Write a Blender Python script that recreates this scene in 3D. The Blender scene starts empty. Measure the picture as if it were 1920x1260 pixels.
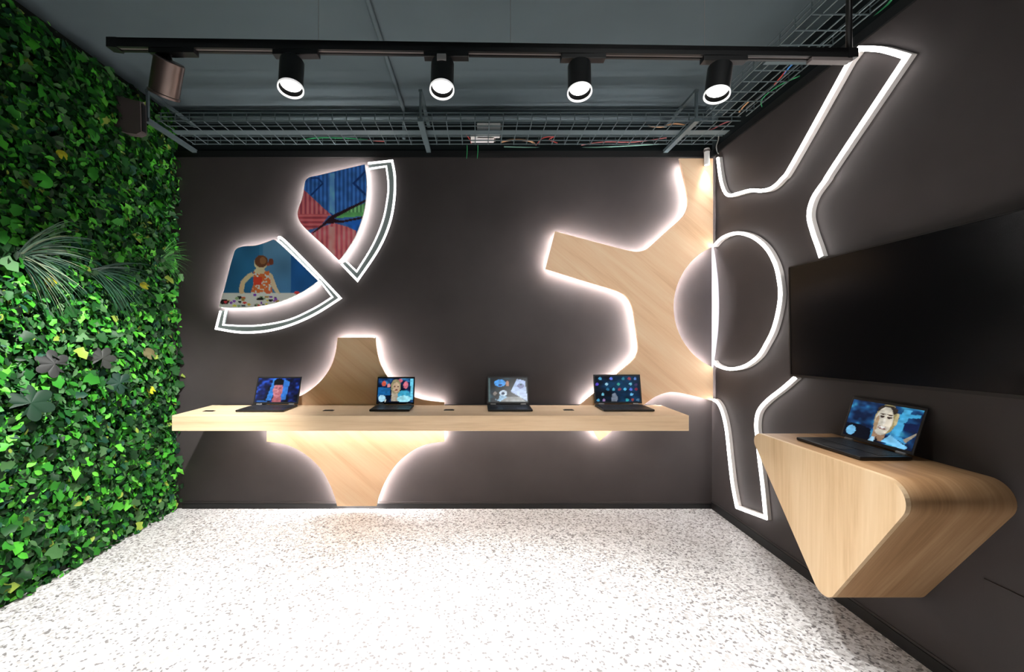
import bpy, bmesh, math, random
import numpy as np
from mathutils import Vector, Matrix

random.seed(7)
rng = np.random.default_rng(11)
SC = bpy.context.scene
COL = SC.collection
# ------------------------------------------------------------------ frame of the photograph
CX, CY, F, EYE = 897.0, 632.0, 770.0, 1.35          # vanishing point, focal length (px), eye height (m)
YB, XR, XL, ZC, YF = 3.24, 1.843, -2.47, 3.145, -2.2  # back wall, right wall, left wall, ceiling, wall behind

def onback(px, py, Y=YB):
    return ((px - CX) * Y / F, EYE - (py - CY) * Y / F)

def onright(px, py, X=XR):
    Y = F * X / (px - CX)
    return (Y, EYE - (py - CY) * Y / F)

def lin(c):
    out = []
    for v in c[:3]:
        v = v / 255.0
        out.append(v / 12.92 if v <= 0.04045 else ((v + 0.055) / 1.055) ** 2.4)
    return tuple(out)

# ------------------------------------------------------------------ materials
def newmat(name):
    m = bpy.data.materials.new(name)
    m.use_nodes = True
    nt = m.node_tree
    return m, nt, nt.nodes['Principled BSDF']

def plain(name, srgb, rough=0.5, metal=0.0, spec=0.5, emit=None, strength=0.0, var=0.0, vscale=20.0, bump=0.0, bscale=200.0):
    m, nt, b = newmat(name)
    c = lin(srgb)
    b.inputs['Base Color'].default_value = (*c, 1)
    b.inputs['Roughness'].default_value = rough
    b.inputs['Metallic'].default_value = metal
    b.inputs['Specular IOR Level'].default_value = spec
    if emit is not None:
        b.inputs['Emission Color'].default_value = (*emit, 1)
        b.inputs['Emission Strength'].default_value = strength
    tc = nt.nodes.new('ShaderNodeTexCoord')
    if var > 0:
        n = nt.nodes.new('ShaderNodeTexNoise'); n.inputs['Scale'].default_value = vscale
        n.inputs['Detail'].default_value = 4
        nt.links.new(tc.outputs['Object'], n.inputs['Vector'])
        r = nt.nodes.new('ShaderNodeValToRGB')
        r.color_ramp.elements[0].position = 0.3; r.color_ramp.elements[1].position = 0.7
        r.color_ramp.elements[0].color = (*[v * (1 - var) for v in c], 1)
        r.color_ramp.elements[1].color = (*[v * (1 + var) for v in c], 1)
        nt.links.new(n.outputs['Fac'], r.inputs['Fac'])
        nt.links.new(r.outputs['Color'], b.inputs['Base Color'])
    if bump > 0:
        n2 = nt.nodes.new('ShaderNodeTexNoise'); n2.inputs['Scale'].default_value = bscale
        nt.links.new(tc.outputs['Object'], n2.inputs['Vector'])
        bp = nt.nodes.new('ShaderNodeBump'); bp.inputs['Strength'].default_value = bump
        bp.inputs['Distance'].default_value = 0.002
        nt.links.new(n2.outputs['Fac'], bp.inputs['Height'])
        nt.links.new(bp.outputs['Normal'], b.inputs['Normal'])
    return m

def wood(name, light, mid, dark):
    m, nt, b = newmat(name)
    uv = nt.nodes.new('ShaderNodeUVMap'); uv.uv_map = 'grain'
    def noise(sx, sy, det, dist):
        mp = nt.nodes.new('ShaderNodeMapping'); mp.inputs['Scale'].default_value = (sx, sy, 1)
        n = nt.nodes.new('ShaderNodeTexNoise'); n.inputs['Scale'].default_value = 1.0
        n.inputs['Detail'].default_value = det; n.inputs['Distortion'].default_value = dist
        nt.links.new(uv.outputs['UV'], mp.inputs['Vector']); nt.links.new(mp.outputs['Vector'], n.inputs['Vector'])
        return n
    a = noise(1.3, 13.0, 5, 0.7)
    f = noise(3.5, 95.0, 3, 0.2)
    k = noise(0.0, 5.0, 1, 0.0)
    r = nt.nodes.new('ShaderNodeValToRGB')
    e = r.color_ramp.elements
    e[0].position = 0.28; e[0].color = (*lin(dark), 1)
    e[1].position = 0.66; e[1].color = (*lin(light), 1)
    x = e.new(0.47); x.color = (*lin(mid), 1)
    add = nt.nodes.new('ShaderNodeMix'); add.data_type = 'FLOAT'; add.inputs[0].default_value = 0.30
    nt.links.new(a.outputs['Fac'], add.inputs[2]); nt.links.new(f.outputs['Fac'], add.inputs[3])
    add2 = nt.nodes.new('ShaderNodeMix'); add2.data_type = 'FLOAT'; add2.inputs[0].default_value = 0.25
    nt.links.new(add.outputs[0], add2.inputs[2]); nt.links.new(k.outputs['Fac'], add2.inputs[3])
    nt.links.new(add2.outputs[0], r.inputs['Fac'])
    nt.links.new(r.outputs['Color'], b.inputs['Base Color'])
    b.inputs['Roughness'].default_value = 0.5
    b.inputs['Specular IOR Level'].default_value = 0.3
    return m

def terrazzo():
    m, nt, b = newmat('terrazzo')
    tc = nt.nodes.new('ShaderNodeTexCoord')
    v = nt.nodes.new('ShaderNodeTexVoronoi'); v.inputs['Scale'].default_value = 95
    nt.links.new(tc.outputs['Object'], v.inputs['Vector'])
    sep = nt.nodes.new('ShaderNodeSeparateColor'); nt.links.new(v.outputs['Color'], sep.inputs['Color'])
    r = nt.nodes.new('ShaderNodeValToRGB'); r.color_ramp.interpolation = 'CONSTANT'
    e = r.color_ramp.elements
    e[0].position = 0.0; e[0].color = (*lin((118, 115, 115)), 1)
    e[1].position = 0.10; e[1].color = (*lin((164, 161, 160)), 1)
    for p, c in ((0.26, (190, 188, 187)), (0.46, (209, 207, 207)), (0.68, (222, 221, 221))):
        x = e.new(p); x.color = (*lin(c), 1)
    nt.links.new(sep.outputs['Red'], r.inputs['Fac'])
    nt.links.new(r.outputs['Color'], b.inputs['Base Color'])
    b.inputs['Roughness'].default_value = 0.38
    b.inputs['Specular IOR Level'].default_value = 0.35
    return m

def colattr(name, rough=0.5, emit=0.0, spec=0.3, trans=0.0):
    m, nt, b = newmat(name)
    a = nt.nodes.new('ShaderNodeAttribute'); a.attribute_name = 'Col'
    if emit > 0:
        b.inputs['Base Color'].default_value = (0.01, 0.01, 0.01, 1)
        nt.links.new(a.outputs['Color'], b.inputs['Emission Color'])
        b.inputs['Emission Strength'].default_value = emit
    else:
        nt.links.new(a.outputs['Color'], b.inputs['Base Color'])
    b.inputs['Roughness'].default_value = rough
    b.inputs['Specular IOR Level'].default_value = spec
    return m

M = {}
M['dark'] = plain('dark_cladding', (68, 63, 63), 0.62, spec=0.25, var=0.10, vscale=3.0, bump=0.15, bscale=350)
M['slate'] = plain('slate_paint', (92, 105, 110), 0.75, spec=0.2, var=0.06, vscale=2.0)
M['upper'] = plain('upper_wall_paint', (24, 31, 33), 0.8, spec=0.2, var=0.1, vscale=3.0)
M['black'] = plain('black_trim', (16, 16, 17), 0.45)
M['rear'] = plain('rear_wall_paint', (110, 110, 110), 0.8)
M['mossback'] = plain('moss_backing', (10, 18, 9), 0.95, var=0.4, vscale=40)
M['terrazzo'] = terrazzo()
M['oak'] = wood('oak_veneer', (253, 222, 186), (246, 206, 166), (224, 178, 136))
M['oak2'] = wood('oak_veneer_table', (248, 220, 186), (237, 204, 166), (210, 173, 134))
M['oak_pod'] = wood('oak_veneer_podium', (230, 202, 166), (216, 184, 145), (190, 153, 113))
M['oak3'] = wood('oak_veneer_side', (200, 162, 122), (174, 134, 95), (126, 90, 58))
M['led'] = plain('backlight_led', (250, 250, 250), 0.5, emit=(1.0, 0.96, 0.97), strength=165)
M['led_print'] = plain('backlight_led_print', (250, 250, 250), 0.5, emit=(1.0, 0.95, 0.93), strength=130)
M['under_led'] = plain('under_shelf_led', (250, 250, 250), 0.5, emit=(1.0, 0.97, 0.95), strength=30)
M['neon'] = plain('neon_diffuser', (250, 250, 250), 0.5, emit=(1.0, 0.965, 0.94), strength=15.0)
M['neon_thin'] = plain('neon_thin_diffuser', (250, 250, 250), 0.5, emit=(1.0, 0.98, 0.96), strength=3.5)
M['neon_side'] = plain('neon_channel_plastic', (225, 220, 216), 0.5, emit=(1.0, 0.95, 0.92), strength=0.03)
M['dim_glow'] = plain('dim_glow', (140, 136, 144), 0.4, emit=(0.93, 0.9, 0.96), strength=0.30)
M['acrylic_grey'] = plain('grey_acrylic', (120, 130, 130), 0.35)
M['white_edge'] = plain('white_panel_edge', (235, 232, 230), 0.5)
M['bore'] = plain('lamp_bore_black', (4, 4, 4), 0.9, spec=0.05)
M['blackmetal'] = plain('black_powder_coat', (13, 13, 14), 0.42)
M['slot'] = plain('track_slot_grey', (120, 112, 110), 0.45, metal=0.3)
M['lens'] = plain('lamp_lens', (255, 255, 255), 0.3, emit=(1.0, 0.99, 0.97), strength=5)
M['rimwhite'] = plain('lamp_glass_rim', (235, 235, 235), 0.25, emit=(1.0, 0.99, 0.98), strength=0.6)  # small emission puts the lens light caught by the rim into its material
M['steel'] = plain('brushed_bronze_steel', (128, 112, 106), 0.32, metal=0.85)
M['tray'] = plain('tray_wire_steel', (90, 104, 108), 0.5, metal=0.25)
M['speaker'] = plain('speaker_brown', (84, 74, 74), 0.7)
M['tvglass'] = plain('tv_glass', (5, 6, 8), 0.22, spec=0.22)
M['tvframe'] = plain('tv_frame', (14, 13, 13), 0.4)
M['lap'] = plain('laptop_shell', (22, 22, 24), 0.45)
M['key'] = plain('laptop_keys', (34, 34, 37), 0.55)
M['keybase'] = plain('laptop_deck', (14, 14, 15), 0.5)
M['silver'] = plain('hinge_silver', (190, 186, 184), 0.35, metal=0.6)
M['whiteplastic'] = plain('white_plastic', (222, 220, 218), 0.5)
M['screen'] = colattr('lit_screen', 0.2, emit=1.0)
M['print'] = colattr('printed_picture', 0.5)
M['leaf'] = colattr('leaf', 0.5, spec=0.22)
M['blade'] = colattr('grass_blade', 0.45, spec=0.4)

# ------------------------------------------------------------------ object helpers
def link(name, me, parent=None):
    o = bpy.data.objects.new(name, me); COL.objects.link(o)
    if parent is not None: o.parent = parent
    return o

def mesh(name, verts, faces, mat, parent=None, smooth=False, mats=None, fmat=None):
    me = bpy.data.meshes.new(name)
    me.from_pydata([tuple(v) for v in verts], [], faces)
    for mm in (mats or [mat]): me.materials.append(mm)
    if fmat: me.polygons.foreach_set('material_index', fmat)
    if smooth: me.polygons.foreach_set('use_smooth', [True] * len(me.polygons))
    me.update()
    return link(name, me, parent)

def from_bm(name, bm, mat, parent=None, smooth=False):
    bmesh.ops.recalc_face_normals(bm, faces=bm.faces)
    me = bpy.data.meshes.new(name); bm.to_mesh(me); bm.free()
    me.materials.append(mat)
    if smooth: me.polygons.foreach_set('use_smooth', [True] * len(me.polygons))
    return link(name, me, parent)

def tag(o, label=None, cat=None, group=None, kind=None):
    if label: o['label'] = label
    if cat: o['category'] = cat
    if group: o['group'] = group
    if kind: o['kind'] = kind
    return o

def thing(name, label, cat, loc=(0, 0, 0), rotz=0.0, group=None):
    o = bpy.data.objects.new(name, None); COL.objects.link(o)
    o.empty_display_size = 0.05
    o.location = loc; o.rotation_euler = (0, 0, rotz)
    return tag(o, label, cat, group)

def bm_box(bm, lo, hi, bev=0.0, seg=2):
    r = bmesh.ops.create_cube(bm, size=1.0)
    vs = r['verts']
    for v in vs:
        v.co = Vector([(lo[i] + hi[i]) / 2 + v.co[i] * (hi[i] - lo[i]) for i in range(3)])
    if bev > 0:
        es = list({e for v in vs for e in v.link_edges})
        bmesh.ops.bevel(bm, geom=es, offset=bev, segments=seg, affect='EDGES', profile=0.5)

def box(name, lo, hi, mat, parent=None, bev=0.0, seg=2):
    bm = bmesh.new(); bm_box(bm, lo, hi, bev, seg)
    return from_bm(name, bm, mat, parent)

def tube_geo(pts, r, n=6, closed=False, V=None, Fc=None):
    V = [] if V is None else V; Fc = [] if Fc is None else Fc
    pts = [Vector(p) for p in pts]; N = len(pts); base = len(V)
    up = Vector((0.13, 0.21, 0.97)).normalized()
    for i, p in enumerate(pts):
        if closed: t = pts[(i + 1) % N] - pts[i - 1]
        else: t = pts[min(i + 1, N - 1)] - pts[max(i - 1, 0)]
        t.normalize()
        ref = up if abs(t.dot(up)) < 0.95 else Vector((1, 0.1, 0))
        a = t.cross(ref).normalized(); b = t.cross(a)
        for k in range(n):
            an = 2 * math.pi * k / n
            V.append(p + (a * math.cos(an) + b * math.sin(an)) * r)
    for i in range(N if closed else N - 1):
        j = (i + 1) % N
        for k in range(n):
            l = (k + 1) % n
            Fc.append((base + i * n + k, base + i * n + l, base + j * n + l, base + j * n + k))
    if not closed:
        Fc.append(tuple(base + k for k in range(n))[::-1])
        Fc.append(tuple(base + (N - 1) * n + k for k in range(n)))
    return V, Fc

def tube(name, pts, r, mat, parent=None, n=8, closed=False):
    V, Fc = tube_geo(pts, r, n, closed)
    return mesh(name, V, Fc, mat, parent, smooth=True)

def curve(pts, closed=False, n=8):
    """Catmull-Rom through 2-D/3-D points; a point with a trailing 'c' is a sharp corner."""
    P = []; C = []
    for p in pts:
        if p[-1] == 'c': P.append(Vector(p[:-1])); C.append(True)
        else: P.append(Vector(p)); C.append(False)
    N = len(P); out = []
    for i in range(N if closed else N - 1):
        j = (i + 1) % N
        p1, p2 = P[i], P[j]
        h = (i - 1) % N if closed else max(i - 1, 0)
        k = (j + 1) % N if closed else min(j + 1, N - 1)
        p0 = p1 if C[i] else P[h]
        p3 = p2 if C[j] else P[k]
        if C[i] and C[j]:
            out.append(p1.copy()); continue
        for s in range(n):
            t = s / n
            q = 0.5 * ((2 * p1) + (p2 - p0) * t + (2 * p0 - 5 * p1 + 4 * p2 - p3) * t * t + (3 * p1 - p0 - 3 * p2 + p3) * t ** 3)
            out.append(q)
    if not closed: out.append(P[-1].copy())
    return out

def inset2(poly, d):
    """offset a closed 2-D outline inwards by d."""
    N = len(poly)
    area = sum(poly[i][0] * poly[(i + 1) % N][1] - poly[(i + 1) % N][0] * poly[i][1] for i in range(N))
    s = 1 if area > 0 else -1
    out = []
    for i in range(N):
        a, b, c = Vector(poly[i - 1]), Vector(poly[i]), Vector(poly[(i + 1) % N])
        t1 = (b - a).normalized() if (b - a).length > 1e-9 else (c - b).normalized()
        t2 = (c - b).normalized() if (c - b).length > 1e-9 else t1
        n1 = Vector((-t1.y, t1.x)) * s; n2 = Vector((-t2.y, t2.x)) * s
        m = n1 + n2
        if m.length < 1e-6: m = n1.copy()
        m.normalize(); k = max(0.45, m.dot(n1))
        out.append(b + m * (d / k))
    return out

def grain_uv(o, g, p):
    me = o.data
    uv = me.uv_layers.new(name='grain')
    g = Vector(g); p = Vector(p)
    for l in me.loops:
        co = me.vertices[l.vertex_index].co
        uv.data[l.index].uv = (co.dot(g) + 3.7, co.dot(p) + 1.9)

def slab_y(name, poly, y0, y1, mat, parent=None):
    """outline in X-Z, extruded between y0 (front) and y1."""
    N = len(poly)
    V = [(p[0], y0, p[1]) for p in poly] + [(p[0], y1, p[1]) for p in poly]
    Fc = [tuple(range(N)), tuple(range(2 * N - 1, N - 1, -1))]
    for i in range(N):
        j = (i + 1) % N
        Fc.append((i, i + N, j + N, j))
    bm = bmesh.new(); vs = [bm.verts.new(v) for v in V]
    for f in Fc: bm.faces.new([vs[i] for i in f])
    return from_bm(name, bm, mat, parent)

def ribbon(name, path, nrm, w, d0, d1, mat, parent=None, closed=False, rnd=0.3):
    """a rounded bar of width w following a path that lies in a plane with normal nrm, from height d0 to d1 off the path."""
    nrm = Vector(nrm).normalized(); P = [Vector(p) for p in path]; N = len(P)
    V = []; Fc = []
    prof = [(-0.5, d0), (-0.5, d1 - rnd * w), (-0.5 + rnd, d1), (0.5 - rnd, d1), (0.5, d1 - rnd * w), (0.5, d0)]
    if d1 - d0 < rnd * w * 1.2:
        prof = [(-0.5, d0), (-0.5, d1), (0.5, d1), (0.5, d0)]
    k = len(prof)
    for i in range(N):
        a = P[i - 1] if (closed or i > 0) else None
        c = P[(i + 1) % N] if (closed or i < N - 1) else None
        t1 = (P[i] - a).normalized() if a is not None else (c - P[i]).normalized()
        t2 = (c - P[i]).normalized() if c is not None else t1
        s1 = t1.cross(nrm); s2 = t2.cross(nrm); m = (s1 + s2).normalized()
        sc = 1 / max(0.4, m.dot(s1))
        for (x, h) in prof: V.append(P[i] + m * (x * w * sc) + nrm * h)
    for i in range(N if closed else N - 1):
        j = (i + 1) % N
        for q in range(k):
            r = (q + 1) % k
            Fc.append((i * k + q, j * k + q, j * k + r, i * k + r))
    if not closed:
        Fc.append(tuple(range(k))); Fc.append(tuple((N - 1) * k + q for q in range(k))[::-1])
    bm = bmesh.new(); vs = [bm.verts.new(v) for v in V]
    for f in Fc: bm.faces.new([vs[i] for i in f])
    return from_bm(name, bm, mat, parent)

def lathe(name, prof, origin, axis, mat, parent=None, n=32, closed=False):
    """prof = [(r, t)] turned about axis from origin."""
    ax = Vector(axis).normalized()
    ref = Vector((1, 0, 0)) if abs(ax.x) < 0.8 else Vector((0, 1, 0))
    a = ax.cross(ref).normalized(); b = ax.cross(a); O = Vector(origin)
    V = []; Fc = []
    for (r, t) in prof:
        for k in range(n):
            an = 2 * math.pi * k / n
            V.append(O + ax * t + (a * math.cos(an) + b * math.sin(an)) * max(r, 1e-5))
    m = len(prof)
    for i in range(m - 1 if not closed else m):
        j = (i + 1) % m
        for k in range(n):
            l = (k + 1) % n
            Fc.append((i * n + k, i * n + l, j * n + l, j * n + k))
    bm = bmesh.new(); vs = [bm.verts.new(v) for v in V]
    for f in Fc: bm.faces.new([vs[i] for i in f])
    bmesh.ops.remove_doubles(bm, verts=bm.verts, dist=2e-5)
    o = from_bm(name, bm, mat, parent)
    for p in o.data.polygons: p.use_smooth = True
    try: o.data.set_sharp_from_angle(angle=math.radians(35))
    except Exception: pass
    return o

def set_col(me, cols):
    a = me.color_attributes.new('Col', 'FLOAT_COLOR', 'POINT')
    arr = np.ones((len(me.vertices), 4), dtype=np.float32); arr[:, :3] = cols
    a.data.foreach_set('color', arr.ravel())

def struct(name, lo, hi, mat):
    o = box(name, lo, hi, mat); o['kind'] = 'structure'; return o

# ------------------------------------------------------------------ the room
struct('floor', (XL - 0.1, YF - 0.1, -0.1), (XR + 0.1, YB + 0.1, 0.0), M['terrazzo'])
struct('ceiling', (XL - 0.1, YF - 0.1, ZC), (XR + 0.1, YB + 0.1, ZC + 0.1), M['slate'])
ZU = 3.03
ZT = 2.765                                               # top of the dark cladding

def two_tone(name, lo, hi, axis):
    """wall with dark cladding to ZT and slate paint above."""
    V = []; Fc = []; fm = []
    zs = [lo[2], ZT, ZU, hi[2]]
    for k in range(3):
        b = len(V)
        for z in (zs[k], zs[k + 1]):
            V += [(lo[0], lo[1], z), (hi[0], lo[1], z), (hi[0], hi[1], z), (lo[0], hi[1], z)]
        for f in ((0, 1, 5, 4), (1, 2, 6, 5), (2, 3, 7, 6), (3, 0, 4, 7)):
            Fc.append(tuple(b + i for i in f)); fm.append(k)
    Fc.append((3, 2, 1, 0)); fm.append(0); Fc.append((20, 21, 22, 23)); fm.append(2)
    o = mesh(name, V, Fc, None, mats=[M['dark'], M['upper'], M['slate']], fmat=fm)
    o['kind'] = 'structure'; return o
two_tone('wall_back', (XL - 0.1, YB, 0), (XR, YB + 0.1, ZC), 1)
two_tone('wall_right', (XR, YF - 0.1, 0), (XR + 0.1, YB + 0.1, ZC), 0)
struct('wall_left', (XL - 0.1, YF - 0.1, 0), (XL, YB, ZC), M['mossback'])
struct('wall_front', (XL, YF - 0.1, 0), (XR, YF, ZC), M['rear'])
struct('trim_1', (XL, YB - 0.012, ZT), (XR - 0.012, YB, ZT + 0.05), M['black'])
struct('trim_2', (XR - 0.012, YF, ZT), (XR, YB, ZT + 0.05), M['black'])
struct('baseboard_back', (XL + 0.14, YB - 0.012, 0), (XR - 0.012, YB, 0.04), M['black'])
struct('baseboard_right', (XR - 0.012, YF, 0), (XR, YB, 0.055), M['black'])
bt = box('trim_3', (XL + 0.14, YB - 0.007, 0.04), (XR - 0.012, YB, 0.052), M['dark']); bt['kind'] = 'structure'
bt = box('trim_4', (XR - 0.006, YF, 0.055), (XR, YB, 0.066), M['dark']); bt['kind'] = 'structure'
# access panel low on the right wall, near the camera
y0, z0 = onright(1846, 1084)
ap = box('access_panel', (XR - 0.004, y0 - 0.55, 0.08), (XR, y0, z0), M['dark'], bev=0.001)
tag(ap, 'dark flush access panel low on the right wall beyond the wooden podium', 'access panel')

# ------------------------------------------------------------------ wood wall panels with backlight
PF, PK = YB - 0.064, YB - 0.048                          # front and back of the plywood
g1 = Vector((math.cos(math.radians(-40)), 0.0, math.sin(math.radians(-40))))
p1 = Vector((-g1.z, 0.3, g1.x))

def wood_panel(name, label, pix, cat='wall panel', grain=(g1, p1), led=None):
    poly = [onback(p[0], p[1], PF) for p in curve(pix, True, 8)]
    t = thing(name, label, cat, (0, 0, 0))
    c = Vector((sum(p[0] for p in poly) / len(poly), YB, min(p[1] for p in poly)))
    t.location = c
    loc = [(p[0] - c.x, p[1] - c.z) for p in poly]
    s = slab_y('wood_face', loc, PF - YB, PK - YB, M['oak'], t)
    grain_uv(s, *grain)
    ins = inset2(loc, 0.014)
    keep = [led is None or led(CX + (p[0] + c.x) * F / PF, CY - (p[1] + c.z - EYE) * F / PF) for p in ins]
    if all(keep):
        ribbon('led_strip', [(p[0], PK - YB, p[1]) for p in ins], (0, 1, 0), 0.008, 0.001, 0.010, M['led'], t, closed=True)
    else:
        n0 = keep.index(False); seq = [(n0 + i) % len(ins) for i in range(len(ins))]; run = []
        for i in seq + [n0]:
            if keep[i]: run.append((ins[i][0], PK - YB, ins[i][1]))
            else:
                if len(run) > 2: ribbon('led_strip', run, (0, 1, 0), 0.008, 0.001, 0.010, M['led'], t)
                run = []
    # stand-off rail behind the face that carries it on the wall
    cx = sum(p[0] for p in loc) / len(loc); cz = sum(p[1] for p in loc) / len(loc)
    box('mounting_rail', (cx - 0.03, PK - YB, cz - 0.12), (cx + 0.03, 0.0, cz + 0.12), M['black'], t)
    return t

circ = []
for k in range(0, 13):
    a = math.radians(115 + k * (246 - 115) / 12.0)
    circ.append((1388 + 125 * math.cos(a), 575.5 - 125 * math.sin(a)))
gear = [(1274, 297, 'c'), (1280, 325), (1287, 355), (1290, 378), (1287, 395), (1277, 410), (1250, 434), (1226, 456), (1211, 468), (1193, 472),
        (1170, 468), (1120, 455), (1041, 434, 'c'), (1023, 504, 'c'), (1100, 528), (1155, 545), (1175, 557), (1186, 578), (1191, 610),
        (1196, 645), (1195, 662), (1186, 676), (1160, 699), (1085, 762, 'c'), (1124, 827, 'c'), (1170, 789), (1215, 753), (1237, 740), (1262, 735),
        (1300, 742), (1337, 752, 'c'), (1337, 689, 'c')]
gear += [(x, y) for (x, y) in circ[::-1][1:-1]] + [(1337, 462, 'c'), (1337, 297, 'c')]
wood_panel('wood_wall_panel', 'tall backlit oak panel with three arms and a round cut-out in the back corner', gear, led=lambda x, y: x < 1332 and y > 303)
cross = [(633, 633, 'c'), (704, 633, 'c'), (706, 655), (712, 680), (726, 706), (748, 729), (775, 744), (800, 751), (833, 755, 'c'),
         (833, 828, 'c'), (800, 833), (770, 847), (742, 872), (722, 903), (710, 932), (706, 949, 'c'), (632, 949, 'c'), (627, 930),
         (617, 905), (598, 875), (568, 849), (536, 834), (500, 828, 'c'), (500, 755, 'c'), (536, 750), (568, 740), (598, 718), (619, 690), (629, 662)]
wood_panel('wood_wall_panel', 'backlit oak panel shaped like a flared cross behind the long shelf', cross)

# ------------------------------------------------------------------ long wall shelf
sh = thing('wall_shelf', 'long thick light oak wall shelf with four laptops on it', 'shelf', (-0.322, YB, 0.72))
sx0, sx1, sd, st = -2.057 + 0.322, 1.413 + 0.322, 0.485, 0.104
s = box('shelf_slab', (sx0, -sd, 0), (sx1, -0.066, st), M['oak2'], sh, bev=0.002, seg=1)
grain_uv(s, (1, 0, 0), (0, 0.6, 1))
box('wall_cleat', (sx0 + 0.02, -0.066, 0.012), (sx1 - 0.02, 0.0, st - 0.004), M['black'], sh)
box('under_light', (sx0 + 0.15, -0.215, -0.012), (sx1 - 0.15, -0.200, 0.0), M['under_led'], sh)['label'] = 'white light strip under the shelf'
TOP = 0.824
def on_shelf(px, py):
    Y = F * (EYE - TOP) / (py - CY); return (px - CX) * Y / F, Y
for i, (px, py, w, l) in enumerate(((392, 771, 20, 'flush black outlet on the oak shelf, between the green wall and first laptop'),
                           (616, 770, 20, 'flush black outlet on the oak shelf in front of the flared cross panel'),
                           (842, 769, 18, 'flush black outlet on the oak shelf just right of the second laptop'),
                           (1066, 769, 20, 'flush black outlet on the oak shelf left of the icon-screen laptop'))):
    X, Y = on_shelf(px, py)
    t = thing('desk_outlet', l, 'outlet', (X, Y, TOP), 0, 'outlets in the long shelf')
    box('cover', (-0.037, -0.016, -0.0), (0.037, 0.016, 0.003), M['black'], t, bev=0.001, seg=1)
    box('socket_flap', (-0.028, -0.010, 0.003), (0.028, 0.010, 0.0055), M['keybase'], t)

# ------------------------------------------------------------------ pictures
def h2(i, j, s=0):
    v = math.sin(i * 127.1 + j * 311.7 + s * 74.7) * 43758.5453
    return v - math.floor(v)
def vnoise(x, y, s=0):
    i, j = math.floor(x), math.floor(y); fx, fy = x - i, y - j
    fx = fx * fx * (3 - 2 * fx); fy = fy * fy * (3 - 2 * fy)
    return (h2(i, j, s) * (1 - fx) + h2(i + 1, j, s) * fx) * (1 - fy) + (h2(i, j + 1, s) * (1 - fx) + h2(i + 1, j + 1, s) * fx) * fy
def inpoly(x, y, P):
    c = False; n = len(P); j = n - 1
    for i in range(n):
        if (P[i][1] > y) != (P[j][1] > y) and x < (P[j][0] - P[i][0]) * (y - P[i][1]) / (P[j][1] - P[i][1]) + P[i][0]: c = not c
        j = i
    return c
def mixc(a, b, t):
    t = max(0, min(1, t)); return tuple(a[k] + (b[k] - a[k]) * t for k in range(3))
def paint(layers, bg, tex=17.0):
    def f(u, v):
        c = bg(u, v) if callable(bg) else bg
        for L in layers:
            if L[0] == 'e':
                _, cx, cy, rx, ry, col = L[:6]; rot = L[6] if len(L) > 6 else 0
                dx, dy = u - cx, v - cy; ca, sa = math.cos(rot), math.sin(rot)
                x, y = dx * ca + dy * sa, -dx * sa + dy * ca
                if (x / rx) ** 2 + (y / ry) ** 2 < 1: c = col(u, v) if callable(col) else col
            elif inpoly(u, v, L[1]): c = L[2](u, v) if callable(L[2]) else L[2]
        m = 0.88 + 0.26 * vnoise(u * tex, v * tex, 21)
        return tuple(min(255, k * m) for k in c)
    return f

def blotch(a, b, c, sx, sy, s=0):
    def f(u, v):
        n = vnoise(u * sx, v * sy, s); m = vnoise(u * sx * 2.3 + 9, v * sy * 2.3, s + 3)
        k = 0.65 * n + 0.35 * m
        return mixc(a, b, (k - 0.25) / 0.3) if k < 0.55 else mixc(b, c, (k - 0.55) / 0.22)
    return f
skin1, skin2 = (208, 130, 140), (176, 98, 108)
pic_face = paint([
    ('p', [(0.26, 0.08), (0.38, 0.08), (0.50, 0.95), (0.36, 0.98)], (52, 128, 214)),
    ('p', [(0.60, 0.08), (0.72, 0.10), (0.76, 0.85), (0.62, 0.95)], (52, 120, 210)),
    ('e', 0.50, 0.80, 0.125, 0.20, (8, 7, 12)),
    ('p', [(0.40, 0.0), (0.62, 0.0), (0.60, 0.30), (0.42, 0.30)], skin2),
    ('e', 0.505, 0.50, 0.115, 0.31, skin1), ('e', 0.56, 0.50, 0.05, 0.24, (190, 112, 122)),
    ('p', [(0.39, 0.70), (0.62, 0.70), (0.60, 0.86), (0.42, 0.86)], (10, 8, 14)),
    ('e', 0.465, 0.58, 0.028, 0.022, (70, 34, 52)), ('e', 0.555, 0.58, 0.028, 0.022, (70, 34, 52)),
    ('e', 0.505, 0.46, 0.014, 0.06, (224, 150, 156)), ('e', 0.505, 0.33, 0.045, 0.022, (150, 58, 74)),
    ('p', [(0.05, 0.0), (0.30, 0.0), (0.30, 0.05), (0.05, 0.07)], (40, 92, 170))],
    blotch((6, 8, 24), (14, 26, 86), (44, 92, 214), 7, 5, 1))
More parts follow.
